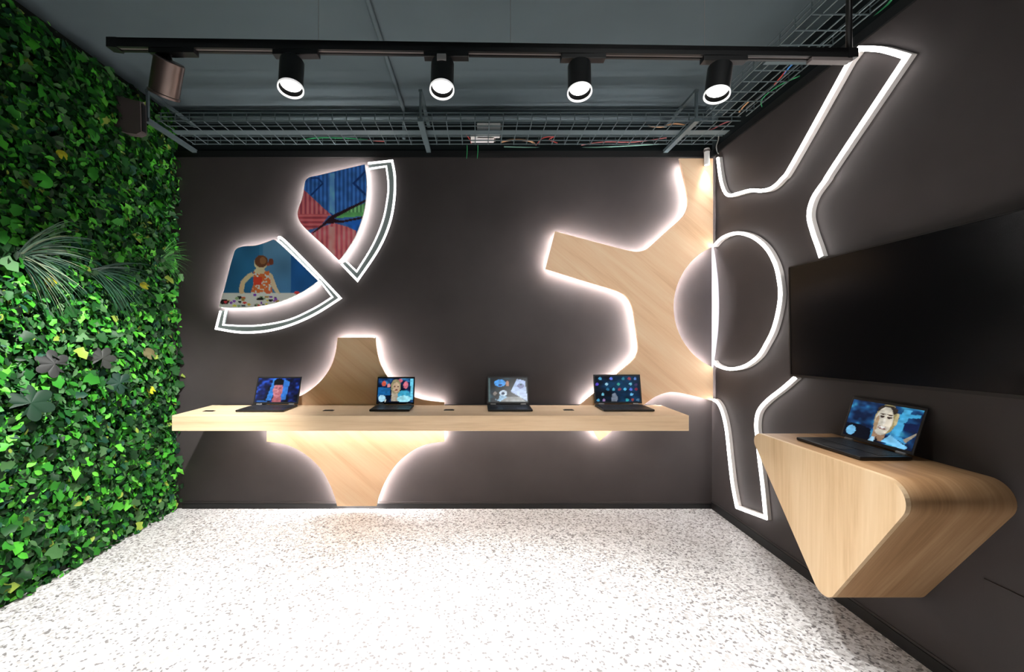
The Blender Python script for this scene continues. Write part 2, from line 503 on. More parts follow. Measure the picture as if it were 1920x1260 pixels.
pic_crowd = paint([
    ('e', 0.16, 0.78, 0.06, 0.11, (196, 84, 62)), ('e', 0.30, 0.70, 0.05, 0.08, (206, 136, 140)),
    ('e', 0.62, 0.90, 0.06, 0.08, (196, 96, 112)), ('e', 0.78, 0.72, 0.07, 0.15, (206, 110, 128)),
    ('p', [(0.0, 0.30), (0.34, 0.30), (0.34, 0.60), (0.0, 0.62)], (24, 92, 150)),
    ('p', [(0.93, 0.1), (1.0, 0.1), (1.0, 1.0), (0.90, 1.0)], (110, 204, 232)),
    ('p', [(0.38, 0.05), (0.64, 0.05), (0.66, 0.45), (0.38, 0.45)], (168, 158, 140)),
    ('e', 0.50, 0.66, 0.14, 0.30, (146, 138, 104)), ('e', 0.51, 0.62, 0.10, 0.22, (186, 160, 134)),
    ('e', 0.46, 0.66, 0.025, 0.025, (80, 52, 44)), ('e', 0.56, 0.66, 0.025, 0.025, (80, 52, 44)), ('e', 0.52, 0.51, 0.045, 0.02, (120, 62, 56)),
    ('e', 0.74, 0.30, 0.18, 0.20, (60, 156, 190)), ('e', 0.74, 0.14, 0.20, 0.14, (150, 214, 228)),
    ('e', 0.12, 0.16, 0.10, 0.14, (166, 214, 236)), ('e', 0.25, 0.05, 0.05, 0.08, (220, 226, 214)),
    ('p', [(0.22, 0.0), (0.30, 0.30), (0.40, 0.30), (0.32, 0.0)], (10, 18, 34))],
    blotch((8, 16, 38), (22, 60, 110), (60, 130, 176), 6, 5, 5))
pic_paper = paint([
    ('p', [(0.0, 0.0), (0.05, 0.0), (0.05, 1.0), (0.0, 1.0)], (70, 92, 94)),
    ('e', 0.30, 0.78, 0.15, 0.15, (70, 150, 224)), ('e', 0.30, 0.70, 0.05, 0.05, (20, 50, 110)), ('e', 0.49, 0.76, 0.045, 0.12, (168, 124, 104)),
    ('e', 0.38, 0.36, 0.10, 0.12, (190, 208, 226)), ('e', 0.34, 0.14, 0.17, 0.12, (140, 178, 206)), ('e', 0.37, 0.34, 0.045, 0.06, (24, 42, 70)),
    ('e', 0.17, 0.34, 0.05, 0.09, (120, 112, 106)), ('e', 0.22, 0.20, 0.05, 0.12, (10, 12, 18)),
    ('p', [(0.30, 0.02), (0.95, 0.02), (0.80, 0.22), (0.50, 0.22)], (120, 124, 124)),
    ('p', [(0.74, 0.95), (0.95, 0.88), (1.0, 0.03), (0.57, 0.42)], (170, 190, 228)),
    ('e', 0.83, 0.66, 0.085, 0.11, (118, 124, 166)), ('e', 0.84, 0.72, 0.03, 0.04, (70, 96, 110))],
    blotch((10, 14, 18), (20, 32, 40), (40, 66, 78), 4, 4, 9))
icons = []
for (ix, iy, c) in ((0.12, 0.90, (80, 170, 220)), (0.37, 0.90, (90, 116, 220)), (0.64, 0.89, (50, 120, 140)), (0.78, 0.90, (150, 60, 74)), (0.91, 0.89, (90, 130, 200)),
                    (0.04, 0.68, (84, 66, 190)), (0.26, 0.68, (140, 190, 214)), (0.53, 0.68, (60, 150, 140)), (0.80, 0.69, (110, 190, 214)), (0.92, 0.66, (60, 52, 96)),
                    (0.28, 0.48, (40, 110, 150)), (0.41, 0.48, (80, 170, 200)), (0.54, 0.48, (130, 54, 74)), (0.67, 0.48, (80, 176, 216)), (0.80, 0.48, (80, 110, 210)), (0.92, 0.48, (120, 40, 60)),
                    (0.16, 0.28, (110, 190, 214)), (0.81, 0.28, (100, 176, 220)), (0.05, 0.06, (70, 150, 190)), (0.18, 0.06, (150, 120, 170)), (0.70, 0.07, (50, 150, 160)), (0.82, 0.08, (140, 60, 56)), (0.94, 0.08, (70, 110, 140))):
    icons.append(('e', ix, iy, 0.034, 0.055, c))
icons += [('p', [(0.34, 0.02), (0.46, 0.0), (0.50, 0.14), (0.44, 0.34), (0.37, 0.30)], (110, 120, 136))]
pic_icons = paint(icons, blotch((4, 10, 20), (6, 34, 60), (10, 52, 84), 3, 3, 12))
face = (196, 190, 176)
pic_smile = paint([
    ('p', [(0.0, 0.0), (0.42, 0.0), (0.40, 0.30), (0.20, 0.36), (0.0, 0.34)], (8, 12, 26)),
    ('e', 0.105, 0.16, 0.075, 0.13, (110, 178, 220)),
    ('p', [(0.66, 0.18), (0.78, 0.10), (0.86, 0.95), (0.76, 0.95)], (70, 160, 206)),
    ('p', [(0.66, 0.80), (0.98, 0.88), (0.98, 0.80), (0.66, 0.70)], (60, 150, 196)),
    ('p', [(0.80, 0.62), (1.0, 0.66), (1.0, 0.46), (0.84, 0.44)], (14, 28, 70)),
    ('e', 0.555, 0.62, 0.155, 0.40, (150, 138, 96)), ('e', 0.55, 0.86, 0.14, 0.12, (48, 40, 34)),
    ('p', [(0.44, 0.05), (0.60, 0.05), (0.62, 0.32), (0.44, 0.32)], (150, 120, 96)),
    ('e', 0.535, 0.57, 0.125, 0.37, face), ('e', 0.60, 0.56, 0.05, 0.28, (214, 204, 186)), ('e', 0.445, 0.48, 0.03, 0.20, (166, 140, 110)),
    ('e', 0.50, 0.68, 0.036, 0.030, (52, 40, 36)), ('e', 0.60, 0.68, 0.036, 0.030, (52, 40, 36)),
    ('e', 0.50, 0.745, 0.045, 0.016, (70, 56, 48)), ('e', 0.60, 0.745, 0.045, 0.016, (70, 56, 48)),
    ('e', 0.548, 0.55, 0.018, 0.09, (222, 216, 204)), 
    ('e', 0.545, 0.395, 0.062, 0.042, (120, 70, 62)), ('e', 0.545, 0.405, 0.052, 0.022, (236, 234, 230)),
    ('e', 0.70, 0.66, 0.025, 0.16, (190, 176, 132)),
    ('p', [(0.40, 0.0), (0.44, 0.13), (0.48, 0.12), (0.50, 0.0)], (150, 196, 224)), ('p', [(0.48, 0.0), (0.50, 0.14), (0.56, 0.0)], (12, 18, 30)),
    ('p', [(0.58, 0.06), (0.90, -0.02), (0.94, 0.06), (0.68, 0.26)], (118, 190, 232)), ('p', [(0.66, 0.32), (0.92, 0.22), (0.90, 0.12), (0.70, 0.24)], (60, 140, 190)),
    ('p', [(0.86, 0.22), (1.0, 0.46), (1.0, 0.40), (0.90, 0.16)], (150, 140, 124))],
    blotch((12, 26, 56), (24, 74, 124), (56, 140, 176), 7, 6, 15))

def picture_grid(name, w, h, nx, ny, pic, mat, parent, place):
    V = []; C = []; Fc = []
    for j in range(ny + 1):
        for i in range(nx + 1):
            u, v = i / nx, j / ny
            V.append(place((u - 0.5) * w, v * h)); C.append(lin(pic(u, v)))
    for j in range(ny):
        for i in range(nx):
            a = j * (nx + 1) + i; Fc.append((a, a + 1, a + nx + 2, a + nx + 1))
    o = mesh(name, V, Fc, mat, parent); set_col(o.data, np.array(C)); return o

def laptop(label, loc, rotz, w, d, ll, lean, pic, nx=56, ny=36):
    t = thing('laptop', label, 'laptop', loc, rotz, 'laptops on display')
    th = 0.016
    box('base', (-w / 2, -d, 0.002), (w / 2, 0, th), M['lap'], t, bev=0.004)
    bm = bmesh.new()
    kw, kd = w * 0.88, d * 0.46
    for r in range(5):
        for c in range(14):
            x0 = -kw / 2 + c * kw / 14; yy = -0.022 - kd + r * kd / 5
            bm_box(bm, (x0 + 0.001, yy + 0.001, th), (x0 + kw / 14 - 0.001, yy + kd / 5 - 0.001, th + 0.0015))
    from_bm('keyboard', bm, M['key'], t)
    box('touchpad', (-0.05, -d + 0.014, th), (0.05, -d * 0.52 - 0.012, th + 0.0008), M['key'], t)
    for sx in (-1, 1):
        hg = box('hinge', (sx * w * 0.36 - 0.020, -0.006, th - 0.003), (sx * w * 0.36 + 0.020, 0.006, th + 0.008), M['silver'], t, bev=0.002)
    hg['label'] = 'silver hinge'
    sa, ca = math.sin(lean), math.cos(lean)
    def pl(x, zz, off=0.0):
        return (x, 0.004 + zz * sa - off * ca, th + zz * ca + off * sa)
    V = []; Fc = []
    bm = bmesh.new(); bm_box(bm, (-w / 2, -0.0055, 0.004), (w / 2, 0.0, ll), bev=0.002)
    for v in bm.verts:
        x, y, z = v.co; v.co = Vector(pl(x, z, -y))
    lid = from_bm('lid', bm, M['lap'], t)
    picture_grid('screen', w * 0.94, ll - 0.030, nx, ny, pic, M['screen'], lid, lambda x, z: pl(x, z + 0.018, 0.0062))['label'] = 'glowing screen'
    return t

def lap_on_shelf(label, pxl, pxr, py, d, lean, pic, ll=0.215, rot=0.0):
    xl, Y = on_shelf(pxl, py); xr, _ = on_shelf(pxr, py)
    w = xr - xl
    c = Vector(((xl + xr) / 2, Y, TOP))
    return laptop(label, (c.x - math.sin(rot) * d, c.y + math.cos(rot) * d, TOP), rot, w, d, ll, lean, pic)
lap_on_shelf('open black laptop with a large pink face on its blue screen', 441, 532, 773, 0.225, math.radians(20), pic_face)
lap_on_shelf('open black laptop on the shelf with a crowded teal and red screen', 692, 768, 772, 0.20, math.radians(13), pic_crowd, ll=0.21)
lap_on_shelf('open black laptop on the shelf showing a tilted pale sheet of paper', 915, 999, 772, 0.215, math.radians(18), pic_paper)
lap_on_shelf('open black laptop whose dark screen is dotted with small round icons', 1132, 1228, 772, 0.225, math.radians(11), pic_icons, ll=0.225)

# ------------------------------------------------------------------ wall-hung podium on the right
pod = thing('wall_podium', 'floating oak podium with a rounded triangular face on the right wall', 'podium', (XR, 1.73, 0.23))
tri = [(2.225, 0.848), (1.345, 0.848), (1.735, 0.215)]
def rounded(P, R, n=12):
    out = []
    N = len(P)
    for i in range(N):
        a, b, c = Vector(P[i - 1]), Vector(P[i]), Vector(P[(i + 1) % N])
        u = (a - b).normalized(); v = (c - b).normalized()
        ang = u.angle(v); r = R[i]; L = r / math.tan(ang / 2)
        cen = b + (u + v).normalized() * (r / math.sin(ang / 2))
        s = b + u * L; e = b + v * L
        a0 = math.atan2(s.y - cen.y, s.x - cen.x); a1 = math.atan2(e.y - cen.y, e.x - cen.x)
        da = (a1 - a0 + math.pi) % (2 * math.pi) - math.pi
        for k in range(n + 1):
            an = a0 + da * k / n
            out.append((cen.x + r * math.cos(an), cen.y + r * math.sin(an)))
    return out
prof = rounded(tri, (0.045, 0.075, 0.055))
PX0 = 1.462
N = len(prof)
arc = [0.0]
for i in range(N): arc.append(arc[-1] + (Vector(prof[(i + 1) % N]) - Vector(prof[i])).length)
V = [(PX0 - XR, p[0] - 1.73, p[1] - 0.23) for p in prof]
fo = mesh('front_panel', V + [(v[0] + 0.018, v[1], v[2]) for v in V], [tuple(range(N)), tuple(range(2 * N - 1, N - 1, -1))] + [(i, i + N, (i + 1) % N + N, (i + 1) % N) for i in range(N)], M['oak_pod'], pod)
grain_uv(fo, (0, 0, 1), (0.4, 1, 0))
NX = 6
V2 = []; F2 = []
for a in range(NX + 1):
    x = PX0 + 0.018 + (XR - PX0 - 0.018) * a / NX - XR
    V2 += [(x, p[0] - 1.73, p[1] - 0.23) for p in prof]
for a in range(NX):
    for i in range(N):
        j = (i + 1) % N; F2.append((a * N + i, (a + 1) * N + i, (a + 1) * N + j, a * N + j))
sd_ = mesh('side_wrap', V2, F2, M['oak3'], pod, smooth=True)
uv = sd_.data.uv_layers.new(name='grain')
for p in sd_.data.polygons:
    i = p.index % N
    for l in p.loop_indices:
        vi = sd_.data.loops[l].vertex_index; k = vi % N
        u = arc[k] if not (i == N - 1 and k == 0) else arc[N]
        uv.data[l].uv = (u, V2[vi][0])
laptop('open black laptop with a smiling face on screen, on the wooden podium', (1.762, 1.832, 0.848), -math.pi / 2, 0.335, 0.215, 0.205, math.radians(18), pic_smile, 84, 52)

# ------------------------------------------------------------------ television on the right wall
TX = XR - 0.055
ya, za = onright(1480, 603, TX)
tv = thing('television', 'large black flat television mounted on the right wall', 'television', (XR, ya - 0.56, za + 0.012))
tv.rotation_euler = (math.radians(-1.15), 0, 0)
box('tv_body', (-0.050, -0.558, -0.31), (-0.022, 0.558, 0.31), M['tvframe'], tv, bev=0.003)
bm = bmesh.new()
for lo, hi in (((-0.056, -0.562, -0.315), (-0.044, 0.562, -0.302)), ((-0.056, -0.562, 0.307), (-0.044, 0.562, 0.315)), ((-0.056, -0.562, -0.302), (-0.044, -0.554, 0.307)), ((-0.056, 0.554, -0.302), (-0.044, 0.562, 0.307))):
    bm_box(bm, lo, hi)
from_bm('bezel', bm, M['tvframe'], tv)
box('screen', (-0.0535, -0.554, -0.302), (-0.050, 0.554, 0.307), M['tvglass'], tv)
box('wall_mount', (-0.022, -0.2, -0.15), (0.0, 0.2, 0.15), M['black'], tv)

# ------------------------------------------------------------------ neon lines on the right wall
NX_ = (-1, 0, 0)
def neon_right(name, label, pix, closed=False, w=0.021, extra=()):
    P = [onright(p[0], p[1], XR - 0.035) for p in curve(pix, closed, 8)]
    c = Vector((XR, P[0][0], min(p[1] for p in P)))
    t = thing(name, label, 'light', c)
    path = [(0, p[0] - c.y, p[1] - c.z) for p in P]
    ribbon('channel', path, NX_, w * 1.08, 0.0, 0.030, M['neon_side'], t, closed)
    ribbon('diffuser', path, NX_, w, 0.030, 0.038, M['neon'], t, closed)
    return t, c
up = [(1344.5, 296), (1347, 318), (1351, 342), (1358, 361), (1368, 366.5), (1384, 362.5), (1406, 357), (1427, 357.5), (1446, 352), (1464, 335), (1485, 305), (1590, 115, 'c'),
      (1608, 91, 'c'), (1650, 93), (1697, 106, 'c'), (1562, 310), (1546, 336), (1523, 370), (1514.5, 403), (1521, 434), (1531, 463), (1537, 482)]
neon_right('neon_light', 'long white neon line on the right wall running from the corner up to the ceiling', up)
low = [(1490, 707), (1466, 728), (1438, 750), (1421, 770), (1416, 794), (1418, 820), (1422, 860), (1428, 910), (1434, 971, 'c'),
       (1380, 951, 'c'), (1372, 908), (1366, 857), (1360, 803), (1352, 770), (1344, 755), (1337, 750)]
neon_right('neon_light', 'white neon line under the television running down to the floor edge', low)
ring = [(1337, 461), (1351, 447), (1371, 438.5), (1391, 438), (1414, 447), (1436, 467), (1452, 497), (1459, 528), (1461, 555), (1456, 589), (1447, 620), (1435, 644), (1420, 668), (1396, 686), (1368, 692), (1345, 686), (1337, 678)]
rt, rc = neon_right('neon_light', 'white neon half ring on the right wall beside the oak panel cut-out', ring)
cres = curve([(1336.5, 458), (1342, 490), (1346.5, 530), (1348, 572), (1346.5, 615), (1342, 655), (1336.5, 690)], False, 6)  # glow beside the corner, put in as a weakly emissive crescent plate
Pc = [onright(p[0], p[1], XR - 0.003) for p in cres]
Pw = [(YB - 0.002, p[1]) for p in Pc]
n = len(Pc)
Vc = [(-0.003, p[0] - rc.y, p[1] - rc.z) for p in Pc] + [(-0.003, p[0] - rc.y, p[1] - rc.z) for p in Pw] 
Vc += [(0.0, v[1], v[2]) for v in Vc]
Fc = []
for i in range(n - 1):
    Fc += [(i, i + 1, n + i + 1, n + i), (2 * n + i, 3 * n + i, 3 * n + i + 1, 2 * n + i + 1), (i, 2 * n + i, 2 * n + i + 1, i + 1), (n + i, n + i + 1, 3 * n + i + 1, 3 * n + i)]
mesh('corner_glow', Vc, Fc, M['dim_glow'], rt)['label'] = 'pale crescent of glow'

# ------------------------------------------------------------------ fan-shaped light signs with prints on the back wall
def ribs(c1, c2, freq, ph=0.0):
    def f(u, v):
        s = (u * freq + ph) % 1.0
        return mixc(c1, c2, 0.5 + 0.5 * math.sin(2 * math.pi * s)) 
    return f
def contpic(px, py):
    B1, B2 = (36, 74, 142), (64, 116, 186); R1, R2 = (150, 62, 78), (222, 120, 122)
    c = paint([
        ('p', [(540, 300), (760, 300), (760, 372), (690, 373), (622, 404), (572, 355), (540, 340)], lambda u, v: ribs(B1, B2, 0.13)(u, v)),
        ('p', [(618, 325), (627, 325), (628, 402), (618, 398)], (92, 146, 206)),
        ('p', [(582, 332), (597, 332), (607, 344), (584, 368), (581, 366), (603, 344), (595, 335), (582, 335)], (24, 52, 110)),
        ('p', [(686, 318), (686, 323), (666, 344), (686, 363), (686, 368), (660, 344)], (24, 52, 110)),
        ('p', [(540, 340), (572, 358), (622, 404), (596, 402), (540, 402)], lambda u, v: ribs(R1, R2, 0.12)(u, v)),
        ('p', [(540, 402), (618, 402), (600, 426), (540, 440)], lambda u, v: mixc((148, 58, 70), (214, 108, 112), 0.5 + 0.5 * math.sin(v * 0.75))),
        ('p', [(622, 408), (690, 378), (690, 405), (630, 409)], lambda u, v: ribs((70, 128, 78), (132, 190, 130), 0.14)(u, v) if v < 398 else (92, 160, 96)),
        ('p', [(640, 414), (690, 406), (690, 440), (666, 432)], (34, 90, 170)),
        ('p', [(560, 452), (596, 428), (626, 418), (650, 425), (668, 433), (668, 500), (600, 500)], lambda u, v: ribs((168, 74, 88), (226, 122, 122), 0.11, 0.3)(u, v)),
        ('p', [(618, 425), (628, 425), (628, 500), (618, 500)], (232, 130, 128)),
        ('p', [(584, 438), (600, 424), (622, 404), (690, 372), (690, 376), (626, 410), (640, 414), (690, 404), (690, 408), (640, 418), (614, 419), (590, 436)], (44, 22, 30))],
        (60, 100, 160), 0.11)
    return c(px, py)
toys = []
rr = random.Random(3)
for k in range(34):
    toys.append(('e', rr.uniform(428, 520), rr.uniform(556, 574), rr.uniform(1.5, 4.5), rr.uniform(1.2, 3), rr.choice([(30, 26, 30), (20, 20, 26), (150, 120, 70), (200, 60, 60), (120, 140, 110), (110, 60, 150), (200, 170, 70), (60, 60, 80)])))
child = paint([
    ('p', [(486, 440), (493, 440), (493, 560), (486, 560)], (52, 104, 142)),
    ('p', [(493, 440), (546, 440), (546, 560), (493, 560)], lambda u, v: mixc((84, 122, 152), (64, 106, 146), (v - 440) / 100)),
    ('p', [(545, 440), (620, 440), (620, 560), (545, 560)], (30, 78, 134)),
    ('p', [(400, 549), (620, 549), (620, 590), (400, 590)], (206, 202, 212)),
    ('p', [(472, 510), (476, 516), (460, 530), (457, 548), (461, 549), (450, 551), (448, 545), (451, 528), (462, 516)], (226, 160, 128)),
    ('p', [(504, 510), (511, 515), (520, 540), (526, 551), (517, 549), (508, 536)], (222, 164, 140)),
    ('p', [(475, 509), (505, 508), (509, 540), (512, 550), (470, 550), (475, 534)], lambda u, v: (224, 96, 52) if vnoise(u * 0.35, v * 0.35, 4) > 0.42 else (206, 196, 190)),
    ('p', [(475, 520), (492, 520), (490, 534), (476, 535)], (208, 60, 44)),
    ('e', 487, 508, 10, 6, (226, 168, 140)),
    ('e', 489, 493, 12.5, 13, (226, 170, 140)), ('e', 490, 490, 12.5, 11.5, (92, 56, 40)), ('e', 493, 489, 6, 7, (126, 86, 58)),
    ('e', 508, 491, 5, 6.5, (104, 56, 44)), ('e', 503, 496, 3, 3, (140, 70, 54)),
    ('e', 421, 566, 9, 5, (30, 20, 26)), ('e', 423, 566, 3, 2.5, (170, 50, 60)),
    ('e', 449, 558, 5, 3, (24, 22, 26)), ('e', 478, 553, 3, 2.5, (110, 60, 160)), ('e', 557, 549, 5, 3, (206, 60, 60)), ('e', 503, 548, 6, 3, (220, 90, 60)), ('e', 440, 573, 4, 2, (196, 170, 60))] + toys,
    lambda u, v: mixc((44, 96, 136), (34, 84, 124), (v - 450) / 100), 0.03)

def fan_sign(label, outline, pic, O, I):
    Yp = YB - 0.055
    poly = [onback(p[0], p[1], Yp) for p in curve(outline, True, 8)]
    cx = sum(p[0] for p in poly) / len(poly); cz = sum(p[1] for p in poly) / len(poly)
    t = thing('fan_light_sign', label, 'wall sign', (cx, YB, cz), 0, 'fan-shaped light signs on the back wall')
    loc = [(p[0] - cx, p[1] - cz) for p in poly]
    pn = slab_y('print_panel', loc, Yp - YB, Yp - YB + 0.018, M['white_edge'], t)
    bm = bmesh.new()
    bm.faces.new([bm.verts.new((p[0], Yp - YB - 0.001, p[1])) for p in inset2(loc, 0.002)])
    bmesh.ops.triangulate(bm, faces=bm.faces)
    st = 0.0062
    xs = [p[0] for p in loc]; zs = [p[1] for p in loc]
    x = min(xs) + st
    while x < max(xs):
        bmesh.ops.bisect_plane(bm, geom=bm.verts[:] + bm.edges[:] + bm.faces[:], plane_co=(x, 0, 0), plane_no=(1, 0, 0)); x += st
    z = min(zs) + st
    while z < max(zs):
        bmesh.ops.bisect_plane(bm, geom=bm.verts[:] + bm.edges[:] + bm.faces[:], plane_co=(0, 0, z), plane_no=(0, 0, 1)); z += st
    pr = from_bm('picture_print', bm, M['print'], pn)
    cols = []
    for v in pr.data.vertices:
        X, Z = v.co.x + cx, v.co.z + cz
        cols.append(lin(tuple(min(250, k * 1.32) for k in pic(CX + X * F / Yp, CY - (Z - EYE) * F / Yp))))
    set_col(pr.data, np.array(cols))
    ins = inset2(loc, 0.012)
    ribbon('led_strip', [(p[0], -0.036, p[1]) for p in ins], (0, 1, 0), 0.008, 0.0, 0.010, M['led_print'], t, closed=True)
    box('mounting_rail', (-0.05, -0.037, -0.03), (0.05, 0.0, 0.03), M['black'], t)
    Yn = YB - 0.035
    def cv(L): return [(p[0] - cx, p[1] - cz) for p in (onback(q[0], q[1], Yn) for q in curve(L, False, 8))]
    o2, i2 = cv(O), cv(I)
    slab_y('frame_plate', o2 + i2[::-1], -0.030, -0.004, M['acrylic_grey'], t)
    ribbon('outer_neon', [(p[0], -0.030, p[1]) for p in o2], (0, -1, 0), 0.017, 0.0, 0.008, M['neon_thin'], t)
    ribbon('inner_neon', [(p[0], -0.030, p[1]) for p in i2], (0, -1, 0), 0.011, 0.0, 0.008, M['neon_thin'], t)
    return t
fan_sign('upper fan-shaped light sign with a photo of blue and red shipping containers',
    [(571, 346), (573, 338), (581, 332), (600, 328), (637, 319), (684, 308, 'c'), (687.5, 340), (686.5, 370), (681, 403), (668, 440), (652, 467), (636, 489, 'c'), (610, 463), (585, 440), (566, 421), (558, 405), (560, 390), (567, 370)],
    contpic,
    [(690, 306), (735, 301, 'c'), (740, 331), (739, 374), (730, 420), (709, 468), (670, 526, 'c'), (640, 495)],
    [(692, 316), (724, 311.5, 'c'), (728, 345), (726, 374), (717, 416), (698, 461), (668.5, 509, 'c'), (649, 490)])
fan_sign('lower fan-shaped light sign with a photo of a child at a toy table',
    [(517, 451), (545, 476), (597, 527, 'c'), (566, 548), (523, 566), (480, 575), (440, 577), (410, 576, 'c'), (421, 540), (430, 505), (437, 480), (442, 468), (455, 462), (480, 460), (500, 454), (508, 451)],
    child,
    [(521, 447), (531, 449), (584, 502), (638, 559, 'c'), (592, 588), (545, 609), (497, 621), (449, 623), (404.5, 616, 'c'), (413, 583)],
    [(600, 527), (623, 557, 'c'), (589, 578), (543, 599), (495, 609), (456, 611), (418, 609, 'c'), (423, 581)])

# ------------------------------------------------------------------ track lighting
TZ1, TZ0 = 2.532, 2.496                                  # top and underside of the track
TROT = math.atan2(0.06, 3.0)
def trackY(X): return 1.665 + 0.02 * X                    # centre line
def on_track(px):
    X = 0.0
    for _ in range(6): X = (px - CX) * trackY(X) / F
    return X
xa, xb = on_track(206), on_track(1602)
xc = (xa + xb) / 2; half = (xb - xa) / 2
tr = thing('light_track', 'long black ceiling light track holding five spotlights', 'light track', (xc, trackY(xc), TZ0), math.atan(0.02))
bm = bmesh.new()
bm_box(bm, (-half, -0.018, 0.0), (half, -0.007, 0.036)); bm_box(bm, (-half, 0.007, 0.0), (half, 0.018, 0.036)); bm_box(bm, (-half, -0.018, 0.018), (half, 0.018, 0.036))
from_bm('rail', bm, M['blackmetal'], tr)
box('conductor_slot', (-half + 0.03, -0.007, 0.004), (half - 0.03, 0.007, 0.018), M['slot'], tr)
bm = bmesh.new()
V = [(-0.045, z, x) for x, z in ()]
for sx in (-1, 1):
    e = mesh('end_cap', [(sx * half, y, z) for y in (-0.0185, 0.0185) for z in (0, 0.037)] + [(sx * (half - 0.04), y, z) for y in (-0.0185, 0.0185) for z in (-0.004, 0.037)],
             [(0, 1, 3, 2), (4, 6, 7, 5), (0, 4, 5, 1), (2, 3, 7, 6), (0, 2, 6, 4), (1, 5, 7, 3)], M['blackmetal'], tr)
bm.free()
for px in (597, 957, 1321):
    X = on_track(px) - xc
    tube('suspension_wire', [(X, 0, 0.036), (X, 0, ZC - TZ0)], 0.0008, M['slot'], tr, n=5)
box('feed_end', (half - 0.19, -0.016, -0.014), (half - 0.02, 0.016, 0.0), M['slot'], tr, bev=0.002)
X = on_track(1592) - xc
tube('feed_conduit', [(X, 0, 0.036), (X, 0, ZC - TZ0)], 0.011, M['blackmetal'], tr, n=10)

def spot(label, px, direction, body_off=0.0, steel=False, energy=60, ang=75, r=0.046, L=0.125, clip=False):
    X = on_track(px); Y = trackY(X)
    t = thing('track_spotlight', label, 'spotlight', (X, Y, TZ0), 0, 'spotlights on the black ceiling track')
    box('adapter', (-0.075, -0.017, -0.020), (0.105, 0.017, 0.0), M['blackmetal'], t, bev=0.002)
    d = Vector(direction).normalized()
    top = Vector((body_off, 0.0, -0.040))
    tube('stem', [(body_off, 0, -0.020), (body_off, 0, -0.034), tuple(top + d * 0.02)], 0.010, M['blackmetal'], t)
    hm = M['steel'] if steel else M['blackmetal']
    lathe('housing', [(0.0, 0.0), (r * 0.93, 0.0), (r, 0.004), (r, L), (r * 0.93, L), (r * 0.94, L - 0.002)], top, d, hm, t, n=40)
    lathe('inner_bore', [(r * 0.93, L - 0.003), (r * 0.90, L - 0.004), (r * 0.86, L - 0.045), (0.0, L - 0.045)], top, d, M['bore'], t, n=40)
    lathe('reflector', [(0.0, L - 0.014), (r * 0.55, L - 0.013), (r * 0.86, L - 0.018), (r * 0.86, L - 0.028)], top, d, M['lens'], t, n=40)['label'] = 'glowing white lens'
    lathe('rim', [(r * 1.0, L - 0.004), (r * 1.07, L - 0.001), (r * 1.07, L + 0.007), (r * 0.98, L + 0.007), (r * 0.95, L)], top, d, hm if steel else M['rimwhite'], t, n=40, closed=True)
    if clip: box('clip', (-0.018, -0.056, -0.062), (0.018, -0.046, -0.036), M['silver'], t, bev=0.002)
    ld = bpy.data.lights.new('spot_beam', 'SPOT'); ld.energy = energy; ld.spot_size = math.radians(ang); ld.spot_blend = 0.7
    ld.shadow_soft_size = 0.035; ld.color = (1.0, 0.985, 0.96)
    lo = bpy.data.objects.new('spot_beam', ld); COL.objects.link(lo); lo.parent = t
    lo.location = top + d * (L + 0.012); lo.rotation_euler = d.to_track_quat('-Z', 'Y').to_euler()
    return t
spot('spotlight with bronze-grey barrel, tilted toward the green wall', 319, (-0.45, 0.36, -0.85), -0.002, True, 340, 72, r=0.052, L=0.13)
spot('lit black spotlight, second along the track from the green wall', 549, (0.06, -0.22, -1), -0.003, False, 165, 92)
spot('lit black spotlight at the middle of the track, pale clip on top', 830, (0.0, -0.26, -1), 0.0, False, 165, 92, clip=True)
spot('lit black spotlight between the middle one and the one nearest the television', 1086, (-0.04, -0.22, -1), 0.0, False, 165, 92)
spot('lit black spotlight nearest the wire cable trays and right wall', 1350, (-0.20, -0.16, -1), 0.0, False, 120, 92)

# unseen spotlights behind the camera; the last is added to brighten the oak panels
for (x, y, e, dv) in ((-0.8, 0.4, 230, (-0.22, 0.3, -1)), (0.0, 0.3, 175, (-0.05, 0.35, -1)), (-0.4, -1.2, 120, (0, 0.3, -1)), (0.7, -0.6, 150, (0.14, 1.0, -0.26))):
    t = thing('unseen_spotlight', 'unseen black spotlight on the ceiling behind the camera', 'spotlight', (x, y, ZC), 0, 'unseen spotlights behind the camera')
    d = Vector(dv).normalized(); top = Vector((0, 0, -0.55))
    tube('stem', [(0, 0, 0), (0, 0, -0.555)], 0.010, M['blackmetal'], t)
    lathe('housing', [(0.0, 0.0), (0.05, 0.0), (0.05, 0.13), (0.046, 0.13), (0.046, 0.10), (0, 0.10)], top, d, M['blackmetal'], t)
    lathe('reflector', [(0, 0.118), (0.04, 0.118), (0.045, 0.112)], top, d, M['lens'], t)
    ld = bpy.data.lights.new('spot_beam', 'SPOT'); ld.energy = e; ld.spot_size = math.radians(84 if dv[2] < -0.9 else 52); ld.spot_blend = 0.8; ld.shadow_soft_size = 0.04 if dv[2] < -0.9 else 0.32
    ld.color = (1.0, 0.985, 0.96)
    lo = bpy.data.objects.new('spot_beam', ld); COL.objects.link(lo); lo.parent = t
    lo.location = top + d * 0.15; lo.rotation_euler = d.to_track_quat('-Z', 'Y').to_euler()

